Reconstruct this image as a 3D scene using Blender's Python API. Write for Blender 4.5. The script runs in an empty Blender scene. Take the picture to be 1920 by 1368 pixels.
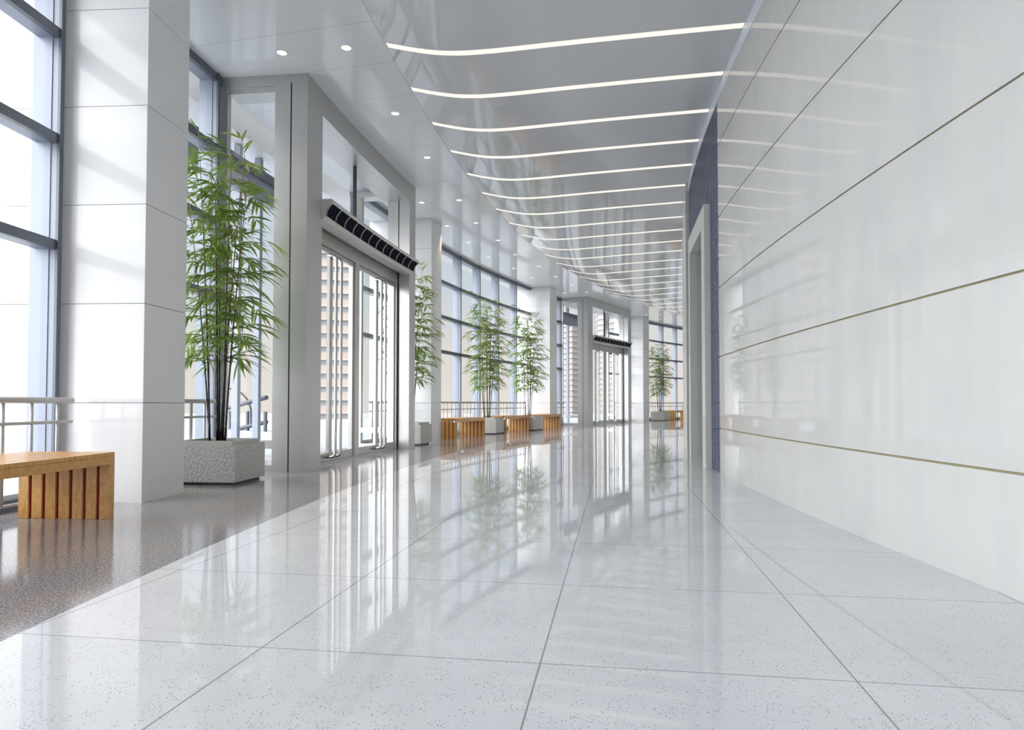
import bpy, math, random
from math import sin, cos, pi, sqrt, atan2, hypot
from mathutils import Vector, Matrix

sc = bpy.context.scene
COL = sc.collection

# ------------------------------------------------------------------ camera
FPX = 1280.0                       # focal length in pixels of a 1920 x 1368 frame
PITCH = math.atan(36.0 / FPX)
cam_data = bpy.data.cameras.new('camera')
cam = bpy.data.objects.new('camera', cam_data)
COL.objects.link(cam)
cam.location = (0, 0, 1.0)
cam.rotation_euler = (pi / 2 + PITCH, 0, 0)
cam_data.sensor_fit = 'HORIZONTAL'
cam_data.sensor_width = 36.0
cam_data.lens = 36.0 * FPX / 1920.0
cam_data.shift_y = 36.0 / 1920.0
cam_data.clip_start = 0.05
cam_data.clip_end = 2000
sc.camera = cam

# ------------------------------------------------------------------ world: hazy bright sky
world = bpy.data.worlds.new('sky')
sc.world = world
world.use_nodes = True
wn, wl = world.node_tree.nodes, world.node_tree.links
wn.clear()
w_out = wn.new('ShaderNodeOutputWorld')
w_bg = wn.new('ShaderNodeBackground')
w_tc = wn.new('ShaderNodeTexCoord')
w_sep = wn.new('ShaderNodeSeparateXYZ')
wl.new(w_tc.outputs['Generated'], w_sep.inputs[0])
# height above the horizon: cream haze low down, pale blue grey above
w_r = wn.new('ShaderNodeValToRGB')
w_r.color_ramp.elements[0].position = 0.0
w_r.color_ramp.elements[0].color = (0.555, 0.515, 0.475, 1)
w_r.color_ramp.elements[1].position = 0.34
w_r.color_ramp.elements[1].color = (0.37, 0.43, 0.50, 1)
e = w_r.color_ramp.elements.new(0.07); e.color = (0.545, 0.51, 0.485, 1)
e = w_r.color_ramp.elements.new(0.17); e.color = (0.42, 0.465, 0.505, 1)
wl.new(w_sep.outputs['Z'], w_r.inputs[0])
# towards the hidden sun (to the left and behind) the haze is far brighter
w_dot = wn.new('ShaderNodeVectorMath'); w_dot.operation = 'DOT_PRODUCT'
_g = Vector((-0.85, -0.37, 0.33)).normalized()
w_dot.inputs[1].default_value = _g
wl.new(w_tc.outputs['Generated'], w_dot.inputs[0])
w_g = wn.new('ShaderNodeMapRange'); w_g.interpolation_type = 'SMOOTHSTEP'
w_g.inputs['From Min'].default_value = 0.04
w_g.inputs['From Max'].default_value = 0.80
w_g.inputs['To Min'].default_value = 0.0
w_g.inputs['To Max'].default_value = 1.0
wl.new(w_dot.outputs['Value'], w_g.inputs['Value'])
w_mix = wn.new('ShaderNodeMix'); w_mix.data_type = 'RGBA'
wl.new(w_g.outputs[0], w_mix.inputs['Factor'])
wl.new(w_r.outputs[0], w_mix.inputs['A'])
w_mix.inputs['B'].default_value = (4.35, 4.37, 4.48, 1)
wl.new(w_mix.outputs['Result'], w_bg.inputs['Color'])
w_bg.inputs['Strength'].default_value = 1.0
wl.new(w_bg.outputs[0], w_out.inputs['Surface'])

# ------------------------------------------------------------------ view
sc.view_settings.view_transform = 'Standard'
sc.view_settings.look = 'None'
sc.view_settings.gamma = 1.0
sc.view_settings.use_curve_mapping = False
sc.view_settings.exposure = 0.60
sc.cycles.max_bounces = 8
sc.cycles.diffuse_bounces = 5
sc.cycles.glossy_bounces = 4
sc.cycles.transparent_max_bounces = 16
sc.cycles.sample_clamp_indirect = 6.0

# ------------------------------------------------------------------ the plan: the hall curves round a far centre on the right
CX, CY, S0 = 59.5, 3.0, 61.65
CEIL = 5.85

def dl(s):
    return -0.034 * max(s - 20.0, 0.0)

def P(r, s, z=0.0):
    th = s / S0
    rr = r + dl(s)
    return Vector((CX - rr * cos(th), CY + rr * sin(th), z))

def rot_at(s):
    """local +x points inwards (to the centre), local +y along the hall"""
    return -s / S0

# ------------------------------------------------------------------ materials
def new_mat(name):
    m = bpy.data.materials.new(name)
    m.use_nodes = True
    nt = m.node_tree
    b = nt.nodes.get('Principled BSDF')
    return m, nt, b

def plain(name, col, rough=0.5, metal=0.0, spec=0.5, emit=None, estr=0.0, coat=0.0):
    m, nt, b = new_mat(name)
    b.inputs['Base Color'].default_value = (*col, 1)
    b.inputs['Roughness'].default_value = rough
    b.inputs['Metallic'].default_value = metal
    b.inputs['Specular IOR Level'].default_value = spec
    if emit:
        b.inputs['Emission Color'].default_value = (*emit, 1)
        b.inputs['Emission Strength'].default_value = estr
    if coat:
        b.inputs['Coat Weight'].default_value = coat
        b.inputs['Coat Roughness'].default_value = 0.04
    return m

def N(nt, t, **kw):
    n = nt.nodes.new(t)
    for k, v in kw.items():
        setattr(n, k, v)
    return n

def geom_pos(nt):
    return N(nt, 'ShaderNodeNewGeometry').outputs['Position']

def obj_pos(nt):
    return N(nt, 'ShaderNodeTexCoord').outputs['Object']

def math_node(nt, op, a, b=None):
    n = N(nt, 'ShaderNodeMath', operation=op)
    for i, v in enumerate((a, b)):
        if v is None:
            continue
        if isinstance(v, (int, float)):
            n.inputs[i].default_value = v
        else:
            nt.links.new(v, n.inputs[i])
    return n.outputs[0]

def mix_col(nt, fac, a, b):
    n = N(nt, 'ShaderNodeMix', data_type='RGBA')
    for key, v in (('Factor', fac), ('A', a), ('B', b)):
        if isinstance(v, (int, float)):
            n.inputs[key].default_value = v
        elif isinstance(v, tuple):
            n.inputs[key].default_value = (*v, 1)
        else:
            nt.links.new(v, n.inputs[key])
    return n.outputs['Result']

def grid_line(nt, pos, nx, ny, off, pitch, half):
    """1 on thin joint lines whose normal in plan is (nx, ny)"""
    d = N(nt, 'ShaderNodeVectorMath', operation='DOT_PRODUCT')
    nt.links.new(pos, d.inputs[0])
    d.inputs[1].default_value = (nx, ny, 0)
    a = math_node(nt, 'SUBTRACT', d.outputs['Value'], off)
    a = math_node(nt, 'DIVIDE', a, pitch)
    a = math_node(nt, 'FRACT', math_node(nt, 'ADD', a, 1000.5))
    a = math_node(nt, 'ABSOLUTE', math_node(nt, 'SUBTRACT', a, 0.5))
    return math_node(nt, 'LESS_THAN', a, half / pitch)

def noise(nt, pos, scale, detail=3.0, rough=0.5):
    n = N(nt, 'ShaderNodeTexNoise')
    n.inputs['Scale'].default_value = scale
    n.inputs['Detail'].default_value = detail
    n.inputs['Roughness'].default_value = rough
    if pos is not None:
        nt.links.new(pos, n.inputs['Vector'])
    return n.outputs['Fac']

def ramp(nt, fac, stops):
    r = N(nt, 'ShaderNodeValToRGB')
    r.color_ramp.elements[0].position = stops[0][0]
    r.color_ramp.elements[0].color = (*stops[0][1], 1)
    r.color_ramp.elements[1].position = stops[-1][0]
    r.color_ramp.elements[1].color = (*stops[-1][1], 1)
    for p, c in stops[1:-1]:
        el = r.color_ramp.elements.new(p); el.color = (*c, 1)
    nt.links.new(fac, r.inputs[0])
    return r.outputs[0]

M = {}
# white terrazzo tiles, laid on a straight grid
m, nt, b = new_mat('white_terrazzo')
pos = geom_pos(nt)
v = N(nt, 'ShaderNodeTexVoronoi', feature='F1'); v.inputs['Scale'].default_value = 105; nt.links.new(pos, v.inputs['Vector'])
v.inputs['Randomness'].default_value = 1.0
near = math_node(nt, 'LESS_THAN', v.outputs['Distance'], 0.27)
vs = N(nt, 'ShaderNodeSeparateColor'); nt.links.new(v.outputs['Color'], vs.inputs[0])
pick = math_node(nt, 'GREATER_THAN', vs.outputs[0], 0.55)
clump = math_node(nt, 'GREATER_THAN', noise(nt, pos, 9.0, 2.0), 0.47)
speck = math_node(nt, 'MULTIPLY', math_node(nt, 'MULTIPLY', near, pick), clump)
v2 = N(nt, 'ShaderNodeTexVoronoi', feature='F1'); v2.inputs['Scale'].default_value = 150; nt.links.new(pos, v2.inputs['Vector'])
near2 = math_node(nt, 'LESS_THAN', v2.outputs['Distance'], 0.25)
basec = ramp(nt, noise(nt, pos, 1.3, 4.0), [(0.3, (0.64, 0.65, 0.675)), (0.7, (0.71, 0.72, 0.74))])
c1 = mix_col(nt, math_node(nt, 'MULTIPLY', speck, 0.9), basec, (0.20, 0.19, 0.19))
c1 = mix_col(nt, math_node(nt, 'MULTIPLY', near2, 0.16), c1, (0.36, 0.37, 0.38))
ln = math_node(nt, 'MAXIMUM', grid_line(nt, pos, 0.9886, -0.1506, -0.293, 1.147, 0.0036),
               grid_line(nt, pos, 0.1506, 0.9886, 2.644, 1.147, 0.0032))
c1 = mix_col(nt, ln, c1, (0.30, 0.31, 0.33))
nt.links.new(c1, b.inputs['Base Color'])
b.inputs['Roughness'].default_value = 0.035
b.inputs['Specular IOR Level'].default_value = 0.35
M['terrazzo'] = m

# polished grey granite border
m, nt, b = new_mat('grey_granite')
pos = geom_pos(nt)
n1 = noise(nt, pos, 75, 4.0, 0.7)
n2 = noise(nt, pos, 1.1, 2.0)
c1 = ramp(nt, n1, [(0.34, (0.06, 0.062, 0.075)), (0.5, (0.25, 0.25, 0.265)), (0.66, (0.52, 0.525, 0.56))])
c2 = ramp(nt, n1, [(0.34, (0.07, 0.06, 0.058)), (0.5, (0.30, 0.265, 0.25)), (0.66, (0.56, 0.53, 0.50))])
c1 = mix_col(nt, ramp(nt, n2, [(0.42, (0, 0, 0)), (0.62, (1, 1, 1))]), c1, c2)
nt.links.new(c1, b.inputs['Base Color'])
b.inputs['Roughness'].default_value = 0.11
b.inputs['Specular IOR Level'].default_value = 0.4
M['granite'] = m

# pale speckled planter granite
m, nt, b = new_mat('planter_granite')
pos = obj_pos(nt)
n1 = noise(nt, pos, 48, 3.0, 0.6)
c1 = ramp(nt, n1, [(0.35, (0.19, 0.20, 0.19)), (0.455, (0.47, 0.475, 0.445)), (0.62, (0.66, 0.655, 0.61))])
nt.links.new(c1, b.inputs['Base Color'])
b.inputs['Roughness'].default_value = 0.35
M['planter'] = m
M['planter_rim'] = plain('planter_rim', (0.52, 0.515, 0.48), 0.4)
M['plinth'] = plain('plinth', (0.10, 0.10, 0.11), 0.5)
M['soil'] = plain('soil', (0.045, 0.035, 0.028), 0.95)

# cream stone cladding of the right wall
m, nt, b = new_mat('cream_stone')
pos = geom_pos(nt)
st = N(nt, 'ShaderNodeMapping'); st.inputs['Scale'].default_value = (1, 1, 0.35); nt.links.new(pos, st.inputs[0])
n1 = noise(nt, st.outputs[0], 3.2, 6.0, 0.62)
c1 = ramp(nt, n1, [(0.28, (0.525, 0.53, 0.518)), (0.5, (0.557, 0.556, 0.538)), (0.74, (0.585, 0.575, 0.545))])
vein = N(nt, 'ShaderNodeMapping'); vein.inputs['Scale'].default_value = (14, 14, 2.2); nt.links.new(pos, vein.inputs[0])
n3 = noise(nt, vein.outputs[0], 1.0, 4.0, 0.6)
c1 = mix_col(nt, math_node(nt, 'MULTIPLY', ramp(nt, n3, [(0.62, (0, 0, 0)), (0.74, (1, 1, 1))]), 0.16), c1, (0.60, 0.56, 0.47))
nt.links.new(c1, b.inputs['Base Color'])
b.inputs['Roughness'].default_value = 0.035
b.inputs['Specular IOR Level'].default_value = 0.14
M['cream'] = m
M['brass'] = plain('joint_brass', (0.33, 0.30, 0.17), 0.45, 0.3)
M['fascia'] = plain('fascia_paint', (0.72, 0.77, 0.85), 0.3)
M['jamb'] = plain('jamb_stone', (0.47, 0.475, 0.43), 0.35)
M['surround'] = plain('surround_stone', (0.56, 0.575, 0.53), 0.25)

# blue grey ribbed stone
m, nt, b = new_mat('blue_ribbed_stone')
pos = geom_pos(nt)
n1 = noise(nt, pos, 55, 4.0, 0.7)
c1 = ramp(nt, n1, [(0.35, (0.05, 0.065, 0.11)), (0.52, (0.13, 0.155, 0.23)), (0.68, (0.27, 0.31, 0.42))])
nt.links.new(c1, b.inputs['Base Color'])
b.inputs['Roughness'].default_value = 0.35
M['blue_stone'] = m
M['blue_dark'] = plain('blue_stone_gap', (0.035, 0.045, 0.08), 0.6)

# ceiling lacquer
m, nt, b = new_mat('ceiling_lacquer')
pos = geom_pos(nt)
ln = grid_line(nt, pos, 0.240, 0.971, 7.855, 1.026, 0.004)
c1 = mix_col(nt, ln, (0.78, 0.795, 0.82), (0.48, 0.49, 0.50))
nt.links.new(c1, b.inputs['Base Color'])
b.inputs['Roughness'].default_value = 0.10
b.inputs['Specular IOR Level'].default_value = 0.3
M['ceiling'] = m
M['ceiling_curved'] = plain('curved_ceiling_lacquer', (0.63, 0.64, 0.655), 0.06, 0.0, 0.26)
M['soffit_out'] = plain('outer_soffit', (0.78, 0.76, 0.73), 0.6)

M['white_panel'] = plain('white_glazed_panel', (0.745, 0.745, 0.75), 0.10, 0.0, 0.3)
M['panel_core'] = plain('panel_joint', (0.16, 0.17, 0.18), 0.7)

# brushed steel
m, nt, b = new_mat('brushed_steel')
pos = geom_pos(nt)
st = N(nt, 'ShaderNodeMapping'); st.inputs['Scale'].default_value = (420, 420, 60); nt.links.new(pos, st.inputs[0])
n1 = noise(nt, st.outputs[0], 1.0, 3.0, 0.6)
c1 = ramp(nt, n1, [(0.3, (0.48, 0.475, 0.465)), (0.7, (0.56, 0.555, 0.545))])
nt.links.new(c1, b.inputs['Base Color'])
b.inputs['Metallic'].default_value = 0.6
rr = ramp(nt, n1, [(0.3, (0.27, 0.27, 0.27)), (0.7, (0.33, 0.33, 0.33))])
nt.links.new(rr, b.inputs['Roughness'])
M['steel'] = m
M['door_steel'] = plain('door_steel', (0.50, 0.49, 0.47), 0.28, 0.85)
M['tube_steel'] = plain('tube_steel', (0.62, 0.62, 0.61), 0.2, 0.9)
M['joint_black'] = plain('black_joint', (0.02, 0.022, 0.025), 0.5)
M['rail_paint'] = plain('rail_metal', (0.44, 0.435, 0.42), 0.35, 0.25)
M['frame_blue'] = plain('window_frame_paint', (0.27, 0.30, 0.36), 0.4, 0.1)
M['frame_front'] = plain('window_frame_shaded', (0.11, 0.125, 0.155), 0.35, 0.1)  # frame paint darkened: shade on the room-facing side put into the colour
M['sill'] = plain('pale_sill', (0.66, 0.67, 0.70), 0.4)
M['grille'] = plain('dark_grille', (0.010, 0.010, 0.022), 0.8, spec=0.08)
M['unit'] = plain('air_curtain_metal', (0.60, 0.595, 0.57), 0.3, 0.55)

# glass: thin pane, no refraction
m, nt, b = new_mat('clear_glass')
nt.nodes.remove(b)
out = [n for n in nt.nodes if n.type == 'OUTPUT_MATERIAL'][0]
tr = N(nt, 'ShaderNodeBsdfTransparent'); tr.inputs['Color'].default_value = (0.95, 0.965, 0.97, 1)
gl = N(nt, 'ShaderNodeBsdfGlossy'); gl.inputs['Roughness'].default_value = 0.01
fr = N(nt, 'ShaderNodeFresnel'); fr.inputs['IOR'].default_value = 1.45
mx = N(nt, 'ShaderNodeMixShader')
nt.links.new(math_node(nt, 'MULTIPLY', fr.outputs[0], 0.45), mx.inputs[0])
nt.links.new(tr.outputs[0], mx.inputs[1]); nt.links.new(gl.outputs[0], mx.inputs[2])
nt.links.new(mx.outputs[0], out.inputs['Surface'])
M['glass'] = m

# oak
m, nt, b = new_mat('oak')
pos = obj_pos(nt)
st = N(nt, 'ShaderNodeMapping'); st.inputs['Scale'].default_value = (9, 9, 3.5); nt.links.new(pos, st.inputs[0])
n1 = noise(nt, st.outputs[0], 4.0, 5.0, 0.65)
c1 = ramp(nt, n1, [(0.3, (0.52, 0.26, 0.075)), (0.6, (0.70, 0.39, 0.125)), (0.8, (0.77, 0.47, 0.18))])
nt.links.new(c1, b.inputs['Base Color'])
b.inputs['Roughness'].default_value = 0.28
b.inputs['Specular IOR Level'].default_value = 0.5
M['oak'] = m
M['bench_red'] = plain('dark_red_lining', (0.26, 0.008, 0.016), 0.6)

# bamboo
m, nt, b = new_mat('bamboo_leaf')
pos = obj_pos(nt)
n1 = noise(nt, pos, 6.0, 2.0)
c1 = ramp(nt, n1, [(0.30, (0.11, 0.20, 0.035)), (0.5, (0.25, 0.37, 0.075)), (0.72, (0.42, 0.51, 0.15))])
nt.links.new(c1, b.inputs['Base Color'])
b.inputs['Roughness'].default_value = 0.42
out = [n for n in nt.nodes if n.type == 'OUTPUT_MATERIAL'][0]
tl = N(nt, 'ShaderNodeBsdfTranslucent'); nt.links.new(c1, tl.inputs['Color'])
mx = N(nt, 'ShaderNodeMixShader'); mx.inputs[0].default_value = 0.35
nt.links.new(b.outputs[0], mx.inputs[1]); nt.links.new(tl.outputs[0], mx.inputs[2])
nt.links.new(mx.outputs[0], out.inputs['Surface'])
M['leaf'] = m
m, nt, b = new_mat('bamboo_cane')
pos = obj_pos(nt)
sp = N(nt, 'ShaderNodeSeparateXYZ'); nt.links.new(pos, sp.inputs[0])
c1 = ramp(nt, math_node(nt, 'DIVIDE', sp.outputs['Z'], 4.6),
          [(0.14, (0.008, 0.004, 0.006)), (0.30, (0.035, 0.009, 0.008)), (0.48, (0.20, 0.075, 0.035)), (0.75, (0.48, 0.25, 0.10))])
nt.links.new(c1, b.inputs['Base Color'])
b.inputs['Roughness'].default_value = 0.4
M['cane'] = m

M['light_strip'] = plain('strip_diffuser', (0.12, 0.12, 0.12), 0.6, spec=0.1, emit=(0.74, 0.665, 0.595), estr=0.95)
M['light_disc'] = plain('downlight_diffuser', (0.12, 0.12, 0.12), 0.6, spec=0.1, emit=(0.74, 0.67, 0.60), estr=1.0)
M['light_trim'] = plain('downlight_trim', (0.72, 0.72, 0.72), 0.3, 0.3)

M['ground'] = plain('pale_paving', (0.36, 0.38, 0.41), 0.6)
M['city_ground'] = plain('pale_ground', (0.34, 0.31, 0.27), 0.9)
M['tower_pink'] = plain('tower_concrete_pink', (0.50, 0.42, 0.37), 0.8)
M['tower_white'] = plain('tower_concrete_white', (0.33, 0.29, 0.265), 0.8)
M['tower_glass'] = plain('tower_window', (0.29, 0.31, 0.335), 0.4)
M['road_rail'] = plain('bridge_rail_grey', (0.05, 0.055, 0.07), 0.6)
M['hill'] = plain('hazy_band', (0.62, 0.50, 0.46), 0.9)
M['shrub'] = plain('shrub_leaf', (0.25, 0.36, 0.12), 0.8)

# ------------------------------------------------------------------ mesh helpers
class MB:
    def __init__(self):
        self.v, self.f, self.sm = [], [], []

    def face(self, pts, smooth=False):
        i = len(self.v)
        self.v += [tuple(p) for p in pts]
        self.f.append(tuple(range(i, i + len(pts)))); self.sm.append(smooth)

    def hexa(self, b4, t4, smooth=False):
        i = len(self.v)
        self.v += [tuple(p) for p in b4] + [tuple(p) for p in t4]
        n = len(b4)
        self.f.append(tuple(i + k for k in reversed(range(n)))); self.sm.append(False)
        self.f.append(tuple(i + n + k for k in range(n))); self.sm.append(False)
        for k in range(n):
            k2 = (k + 1) % n
            self.f.append((i + k, i + k2, i + n + k2, i + n + k)); self.sm.append(smooth)

    def box(self, x0, x1, y0, y1, z0, z1):
        self.hexa([(x0, y0, z0), (x1, y0, z0), (x1, y1, z0), (x0, y1, z0)],
                  [(x0, y0, z1), (x1, y0, z1), (x1, y1, z1), (x0, y1, z1)])

    def loft(self, rings, closed_ring=True, caps=True, smooth=False):
        """rings: list of equal-length point lists joined in order"""
        i = len(self.v); n = len(rings[0])
        for r in rings:
            self.v += [tuple(p) for p in r]
        for a in range(len(rings) - 1):
            for k in range(n if closed_ring else n - 1):
                k2 = (k + 1) % n
                self.f.append((i + a * n + k, i + a * n + k2, i + (a + 1) * n + k2, i + (a + 1) * n + k)); self.sm.append(smooth)
        if caps and closed_ring:
            self.f.append(tuple(i + k for k in reversed(range(n)))); self.sm.append(False)
            self.f.append(tuple(i + (len(rings) - 1) * n + k for k in range(n))); self.sm.append(False)

    def arc_box(self, r0, r1, s0, s1, z0, z1, step=1.0):
        """block following the curve of the hall"""
        n = max(1, int(math.ceil(abs(s1 - s0) / step)))
        rings = []
        for k in range(n + 1):
            s = s0 + (s1 - s0) * k / n
            rings.append([P(r0, s, z0), P(r0, s, z1), P(r1, s, z1), P(r1, s, z0)])
        self.loft(rings)

    def arc_profile(self, prof, s0, s1, step=1.0, smooth=False):
        """closed (r, z) profile swept along the hall"""
        n = max(1, int(math.ceil(abs(s1 - s0) / step)))
        self.loft([[P(r, s0 + (s1 - s0) * k / n, z) for r, z in prof] for k in range(n + 1)], smooth=smooth)

    def tube(self, pts, rad, n=10, caps=True):
        pts = [Vector(p) for p in pts]
        rings = []
        up = Vector((0, 0, 1))
        for i, p in enumerate(pts):
            if i == 0: d = pts[1] - p
            elif i == len(pts) - 1: d = p - pts[i - 1]
            else: d = (pts[i + 1] - p).normalized() + (p - pts[i - 1]).normalized()
            d.normalize()
            a = d.cross(up)
            if a.length < 0.05: a = d.cross(Vector((1, 0.2, 0)))
            if rings and a.dot(pa) < 0: a = -a
            a.normalize(); bb = d.cross(a).normalized(); pa = a
            rd = rad[i] if isinstance(rad, (list, tuple)) else rad
            rings.append([p + a * (cos(2 * pi * k / n) * rd) + bb * (sin(2 * pi * k / n) * rd) for k in range(n)])
        self.loft(rings, caps=caps, smooth=True)

    def disc(self, c, rad, z0, z1, n=24):
        b4 = [(c[0] + rad * cos(2 * pi * k / n), c[1] + rad * sin(2 * pi * k / n), z0) for k in range(n)]
        t4 = [(c[0] + rad * cos(2 * pi * k / n), c[1] + rad * sin(2 * pi * k / n), z1) for k in range(n)]
        self.hexa(b4, t4, True)

    def build(self, name, mat, parent=None, origin=None, bevel=0.0):
        me = bpy.data.meshes.new(name)
        o = Vector(origin) if origin is not None else Vector((0, 0, 0))
        me.from_pydata([tuple(Vector(p) - o) for p in self.v], [], self.f)
        me.polygons.foreach_set('use_smooth', self.sm)
        me.materials.append(mat if not isinstance(mat, str) else M[mat])
        me.update()
        ob = bpy.data.objects.new(name, me)
        COL.objects.link(ob)
        if parent is not None:
            ob.parent = parent
        else:
            ob.location = o
        if bevel:
            bv = ob.modifiers.new('bevel', 'BEVEL'); bv.width = bevel; bv.segments = 2; bv.limit_method = 'ANGLE'
        return ob

def empty(name, loc, rz=0.0):
    o = bpy.data.objects.new(name, None)
    o.empty_display_size = 0.2
    COL.objects.link(o)
    o.location = loc
    o.rotation_euler = (0, 0, rz)
    return o

def tag(o, label, cat, group=None):
    o['label'] = label; o['category'] = cat; o['kind'] = 'thing'
    if group: o['group'] = group
    return o

def struct(o, label=None):
    o['kind'] = 'structure'
    if label: o['label'] = label
    return o

def copy_tree(o, parent=None):
    c = o.copy(); COL.objects.link(c)
    if parent is not None:
        c.parent = parent
    for ch in list(o.children):
        if ch.type != 'LIGHT':
            copy_tree(ch, c)
    return c

S_NEAR, S_FAR = -13.0, 52.0
R_EDGE, R_COL, R_WIN = 61.65, 63.35, 64.2
R_WALL = 56.92

# ------------------------------------------------------------------ floor
mb = MB(); mb.arc_box(R_EDGE, 54.6, S_NEAR, S_FAR, -0.15, 0.0, 0.6)
struct(mb.build('floor', 'terrazzo'), 'white speckled terrazzo tile floor of the curved hall')
mb = MB(); mb.arc_box(64.45, R_EDGE, S_NEAR, S_FAR, -0.15, 0.0, 0.6)
struct(mb.build('floor', 'granite'), 'polished grey granite floor border along the windows')

# ------------------------------------------------------------------ ceiling
PROF = [(56.45, 5.553), (57.5, 5.570), (58.75, 5.586), (59.37, 5.591), (59.80, 5.592), (60.10, 5.597), (60.35, 5.607), (60.55, 5.625),
        (60.70, 5.645), (60.85, 5.672), (61.02, 5.712), (61.25, 5.775), (61.52, 5.856)]

def ceil_z(r):
    for (r0, z0), (r1, z1) in zip(PROF, PROF[1:]):
        if r0 <= r <= r1:
            return z0 + (z1 - z0) * (r - r0) / (r1 - r0)
    return PROF[0][1] if r < PROF[0][0] else PROF[-1][1]

mb = MB()
n = 110
rings = []
for k in range(n + 1):
    s = S_NEAR + (S_FAR - S_NEAR) * k / n
    rings.append([P(r, s, z) for r, z in PROF])
mb.loft(rings, closed_ring=False, smooth=True)
mb.arc_box(61.52, 56.3, S_NEAR, S_FAR, 6.0, 6.2, 1.0)
struct(mb.build('ceiling', 'ceiling_curved'), 'grey glossy curved ceiling that dips beside the flat window-side strip')
mb = MB(); mb.arc_box(64.45, 61.52, S_NEAR, S_FAR, CEIL, 6.2, 0.6)
struct(mb.build('ceiling', 'ceiling'), 'flat glossy grey ceiling strip with recessed downlights along the windows')
mb = MB(); mb.arc_box(65.05, 64.45, S_NEAR, S_FAR, 5.85, 6.25, 0.8)
struct(mb.build('roof', 'soffit_out'), 'pale outer roof overhang above the windows')

# ------------------------------------------------------------------ right wall
S_CREAM, S_RIB, R_RIB = 7.42, 12.0, 56.92
wr = struct(empty('wall_right', P(56.4, 4, 0)), 'cream stone right wall with thin brass joints')
o0 = P(56.4, 4, 0); wr.rotation_euler = (0, 0, 0)
zs = [0.0, 0.642, 1.670, 2.665, 3.690, 4.740, 5.385]
mb = MB()
for a, bb in zip(zs, zs[1:]):
    z0 = a + (0.0075 if a > 0 else 0); z1 = bb - (0.0075 if bb < 5.3 else 0)
    mb.arc_profile([(R_WALL - 0.0005, z0), (R_WALL - 0.0005, z1), (R_WALL - 0.10, z1), (R_WALL - 0.10, z0)], S_NEAR, S_CREAM, 0.5, smooth=False)
    nn = 60
    mb.loft([[P(R_WALL, S_NEAR + (S_CREAM - S_NEAR) * k / nn, z0), P(R_WALL, S_NEAR + (S_CREAM - S_NEAR) * k / nn, z1)] for k in range(nn + 1)],
            closed_ring=False, caps=False, smooth=True)
cl = mb.build('stone_cladding', 'cream', wr, o0)
mb = MB(); mb.arc_box(R_WALL - 0.014, R_WALL - 0.3, S_NEAR, S_CREAM - 0.01, 0.0, 5.385, 0.5)
mb.build('brass_joint', 'brass', wr, o0)
mb = MB(); mb.arc_box(R_WALL + 0.006, 56.4, S_NEAR, S_RIB, 5.385, 5.60, 0.5)
mb.build('ceiling_fascia', 'fascia', wr, o0)

# ribbed blue stone bay with the doorway
DS0, DS1, DI0, DI1, DTOP, DIN = 8.26, 10.95, 8.64, 10.60, 4.12, 3.80
wb = struct(empty('wall_right', P(56.5, 10, 0)), 'blue grey ribbed stone bay of the right wall round the doorway')
ob_ = P(56.5, 10, 0)
mb = MB()
mb.arc_box(R_RIB - 0.095, 56.45, S_CREAM, DI0 - 0.11, 0, 5.385, 0.5)
mb.arc_box(R_RIB - 0.095, 56.45, DI1 + 0.11, S_RIB, 0, 5.385, 0.5)
mb.arc_box(R_RIB - 0.095, 56.45, DI0 - 0.11, DI1 + 0.11, DIN + 0.11, 5.385, 0.5)
mb.build('backing', 'blue_dark', wb, ob_)
mb = MB()
s = S_CREAM + 0.03
courses = [(0.0, 0.62), (0.63, 1.0), (1.01, 2.06), (2.07, 3.1), (3.11, 4.14), (4.15, 5.385)]
while s < S_RIB - 0.1:
    inside = DS0 - 0.02 < s + 0.05 and s < DS1 + 0.02
    for z0, z1 in courses:
        if inside:
            if z1 <= DTOP: continue
            z0 = max(z0, DTOP)
        mb.arc_profile([(R_RIB - 0.10, z0), (R_RIB - 0.10, z1), (R_RIB, z1), (R_RIB, z0)], s, s + 0.066, 1)
    s += 0.142
mb.build('stone_rib', 'blue_stone', wb, ob_)

# doorway surround and its deep passage
d3 = struct(empty('door_3', P(R_RIB, DS0, 0)), 'tall open doorway with pale stone surround in the blue ribbed bay')
od = P(R_RIB, DS0, 0)
RF = 57.005
mb = MB()
mb.arc_box(RF, R_RIB - 0.04, DS0, DI0, 0, DTOP, 2)
mb.arc_box(RF, R_RIB - 0.04, DI1, DS1, 0, DTOP, 2)
mb.arc_box(RF, R_RIB - 0.04, DI0, DI1, DIN, DTOP, 2)
mb.build('door_surround', 'surround', d3, od)
mb = MB()
mb.arc_box(R_RIB - 0.04, 55.0, DI0 - 0.1, DI0, 0, DIN, 2)
mb.arc_box(R_RIB - 0.04, 55.0, DI1, DI1 + 0.1, 0, DIN, 2)
mb.arc_box(R_RIB - 0.04, 55.0, DI0, DI1, DIN, DIN + 0.1, 2)
mb.arc_box(55.0, 54.9, DI0 - 0.1, DI1 + 0.1, 0, DIN + 0.1, 2)
mb.build('door_reveal', 'jamb', d3, od)

mb = MB(); mb.arc_profile([(56.985, 0), (56.985, 5.60), (56.4, 5.60), (56.4, 0)], S_RIB, S_FAR, 0.5)
w2 = struct(mb.build('wall_right', 'surround'), 'pale stone continuation of the right wall beyond the ribbed bay')

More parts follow.
